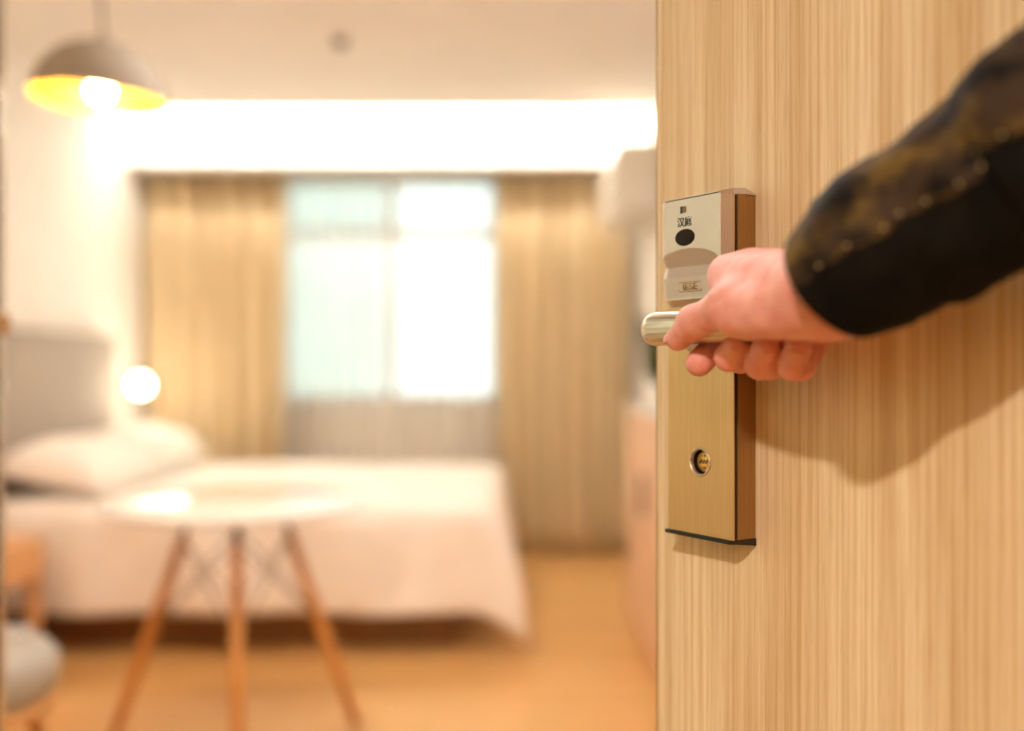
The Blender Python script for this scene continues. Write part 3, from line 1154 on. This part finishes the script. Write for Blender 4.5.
for k_ in ('middle', 'ring', 'pinky'):
    P, Rr = fingers[k_]
    ax_n = (P[-1] - P[-2]) / np.linalg.norm(P[-1] - P[-2])
    out = np.array([0, 0, 1.05]) - P[-1]
    o_ = out - ax_n * (out @ ax_n)
    o_ /= np.linalg.norm(o_)
    nail(P[-1] - origin + o_ * (Rr[-1] + .0002) - ax_n * .003, ax_n, o_, .012, .0125)
ax = th[3] - th[2]
ax_n = ax / np.linalg.norm(ax)
out = np.array([-.75, -.35, .6])
o_ = out - ax_n * (out @ ax_n)
o_ /= np.linalg.norm(o_)
nail(th[3] - origin + o_ * .0096 + ax_n * .001, ax_n, o_, .013, .012)

# sleeve
ctrl = [(PX(824, 290, .628), .0395), (PX(872, 254, .612), .0480), (PX(905, 232, .604), .0505), (PX(950, 211, .592), .0525), (PX(1000, 180, .580), .0575), (PX(1040, 153, .566), .0630),
        (np.array([.338, .535, 1.205]), .066), (np.array([.372, .465, 1.262]), .068), (np.array([.41, .36, 1.34]), .072), (np.array([.44, .25, 1.40]), .070)]
NS, SEG = 150, 84
cp = np.array([c[0] for c in ctrl])
cr = np.array([c[1] for c in ctrl])
d = np.concatenate([[0], np.cumsum(np.linalg.norm(np.diff(cp, axis=0), axis=1))])


def spl(s):
    i = min(max(int(np.searchsorted(d, s)) - 1, 0), len(d) - 2)
    t = (s - d[i]) / (d[i + 1] - d[i])
    i0, i3 = max(i - 1, 0), min(i + 2, len(d) - 1)
    P = np.concatenate([cp, cr[:, None]], 1)
    a, b_, c_, e = P[i0], P[i], P[i + 1], P[i3]
    return .5 * ((2 * b_) + (-a + c_) * t + (2 * a - 5 * b_ + 4 * c_ - e) * t ** 2 + (-a + 3 * b_ - 3 * c_ + e) * t ** 3)


b = bmesh.new()
rings = []
rings_co = []
Ltot = d[-1]
for i in range(NS + 1):
    s = Ltot * i / NS
    p = spl(s)
    q = spl(min(Ltot, s + .004))[:3] - spl(max(0, s - .004))[:3]
    t = Vector(q).normalized()
    u = t.cross(Vector((0, 0, 1))).normalized()
    v = u.cross(t).normalized()
    ring = []
    for k in range(SEG):
        a = 2 * PI * k / SEG
        dirv = u * math.cos(a) + v * math.sin(a)
        pp = Vector(p[:3])
        w = noise.noise((pp + dirv * .05) * 22) * .0042 + noise.noise((pp + dirv * .05) * 55) * .0018
        w += .0016 * math.sin(s * 120 + 2.2 * math.sin(a + .6) + 5 * noise.noise(dirv * 1.3)) * min(1, max(0, (s - .03) / .05))
        # sewn cuff band: slight step and stitched ridge
        cuff = .0012 if s < .030 else 0
        ridge = .0008 * math.exp(-((s - .028) / .0015) ** 2)
        r = p[3] + w * min(1, .35 + s / .05) + cuff + ridge
        near = dirv.dot(Vector((-.25, -.97, 0)))
        pp = pp - t * ((.017 * near - .010) * math.exp(-s / .03))
        ring.append(b.verts.new(pp + dirv * r - Vector(origin)))
    rings.append(ring)
    rings_co.append([(v_.co.copy(), (v_.co - (Vector(p[:3]) - Vector(origin)))) for v_ in ring])
for A, B in zip(rings, rings[1:]):
    for k in range(SEG):
        j = (k + 1) % SEG
        b.faces.new((A[k], A[j], B[j], B[k]))
b.faces.new(rings[-1])
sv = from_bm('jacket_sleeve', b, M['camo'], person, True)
md = sv.modifiers.new('thickness', 'SOLIDIFY')
md.thickness = .0022
md.offset = -1
sv['label'] = 'dark brown camouflage jacket sleeve'

# the lower panel of the sleeve is plain black cloth, sewn to the upper one along a seam
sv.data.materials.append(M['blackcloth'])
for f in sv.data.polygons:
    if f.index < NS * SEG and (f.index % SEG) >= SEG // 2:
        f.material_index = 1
line = [rings_co[i][0][0] + rings_co[i][0][1].normalized() * .0004 for i in range(2, 64)]
tube('seam', line, .0015, M['camo'], sv, 8)
b = bmesh.new()
for i in range(3, len(line) - 1, 4):
    up_ = Vector((-.3, .2, .9)) * .0026
    c = line[i] + rings_co[i + 2][0][1].normalized() * .0006 + up_
    dd = (line[i + 1] - line[i]).normalized() * .0011
    tube_bm([c - dd, c + dd], .0009, 6, bm=b)
from_bm('stitching', b, M['tan'], sv, True)
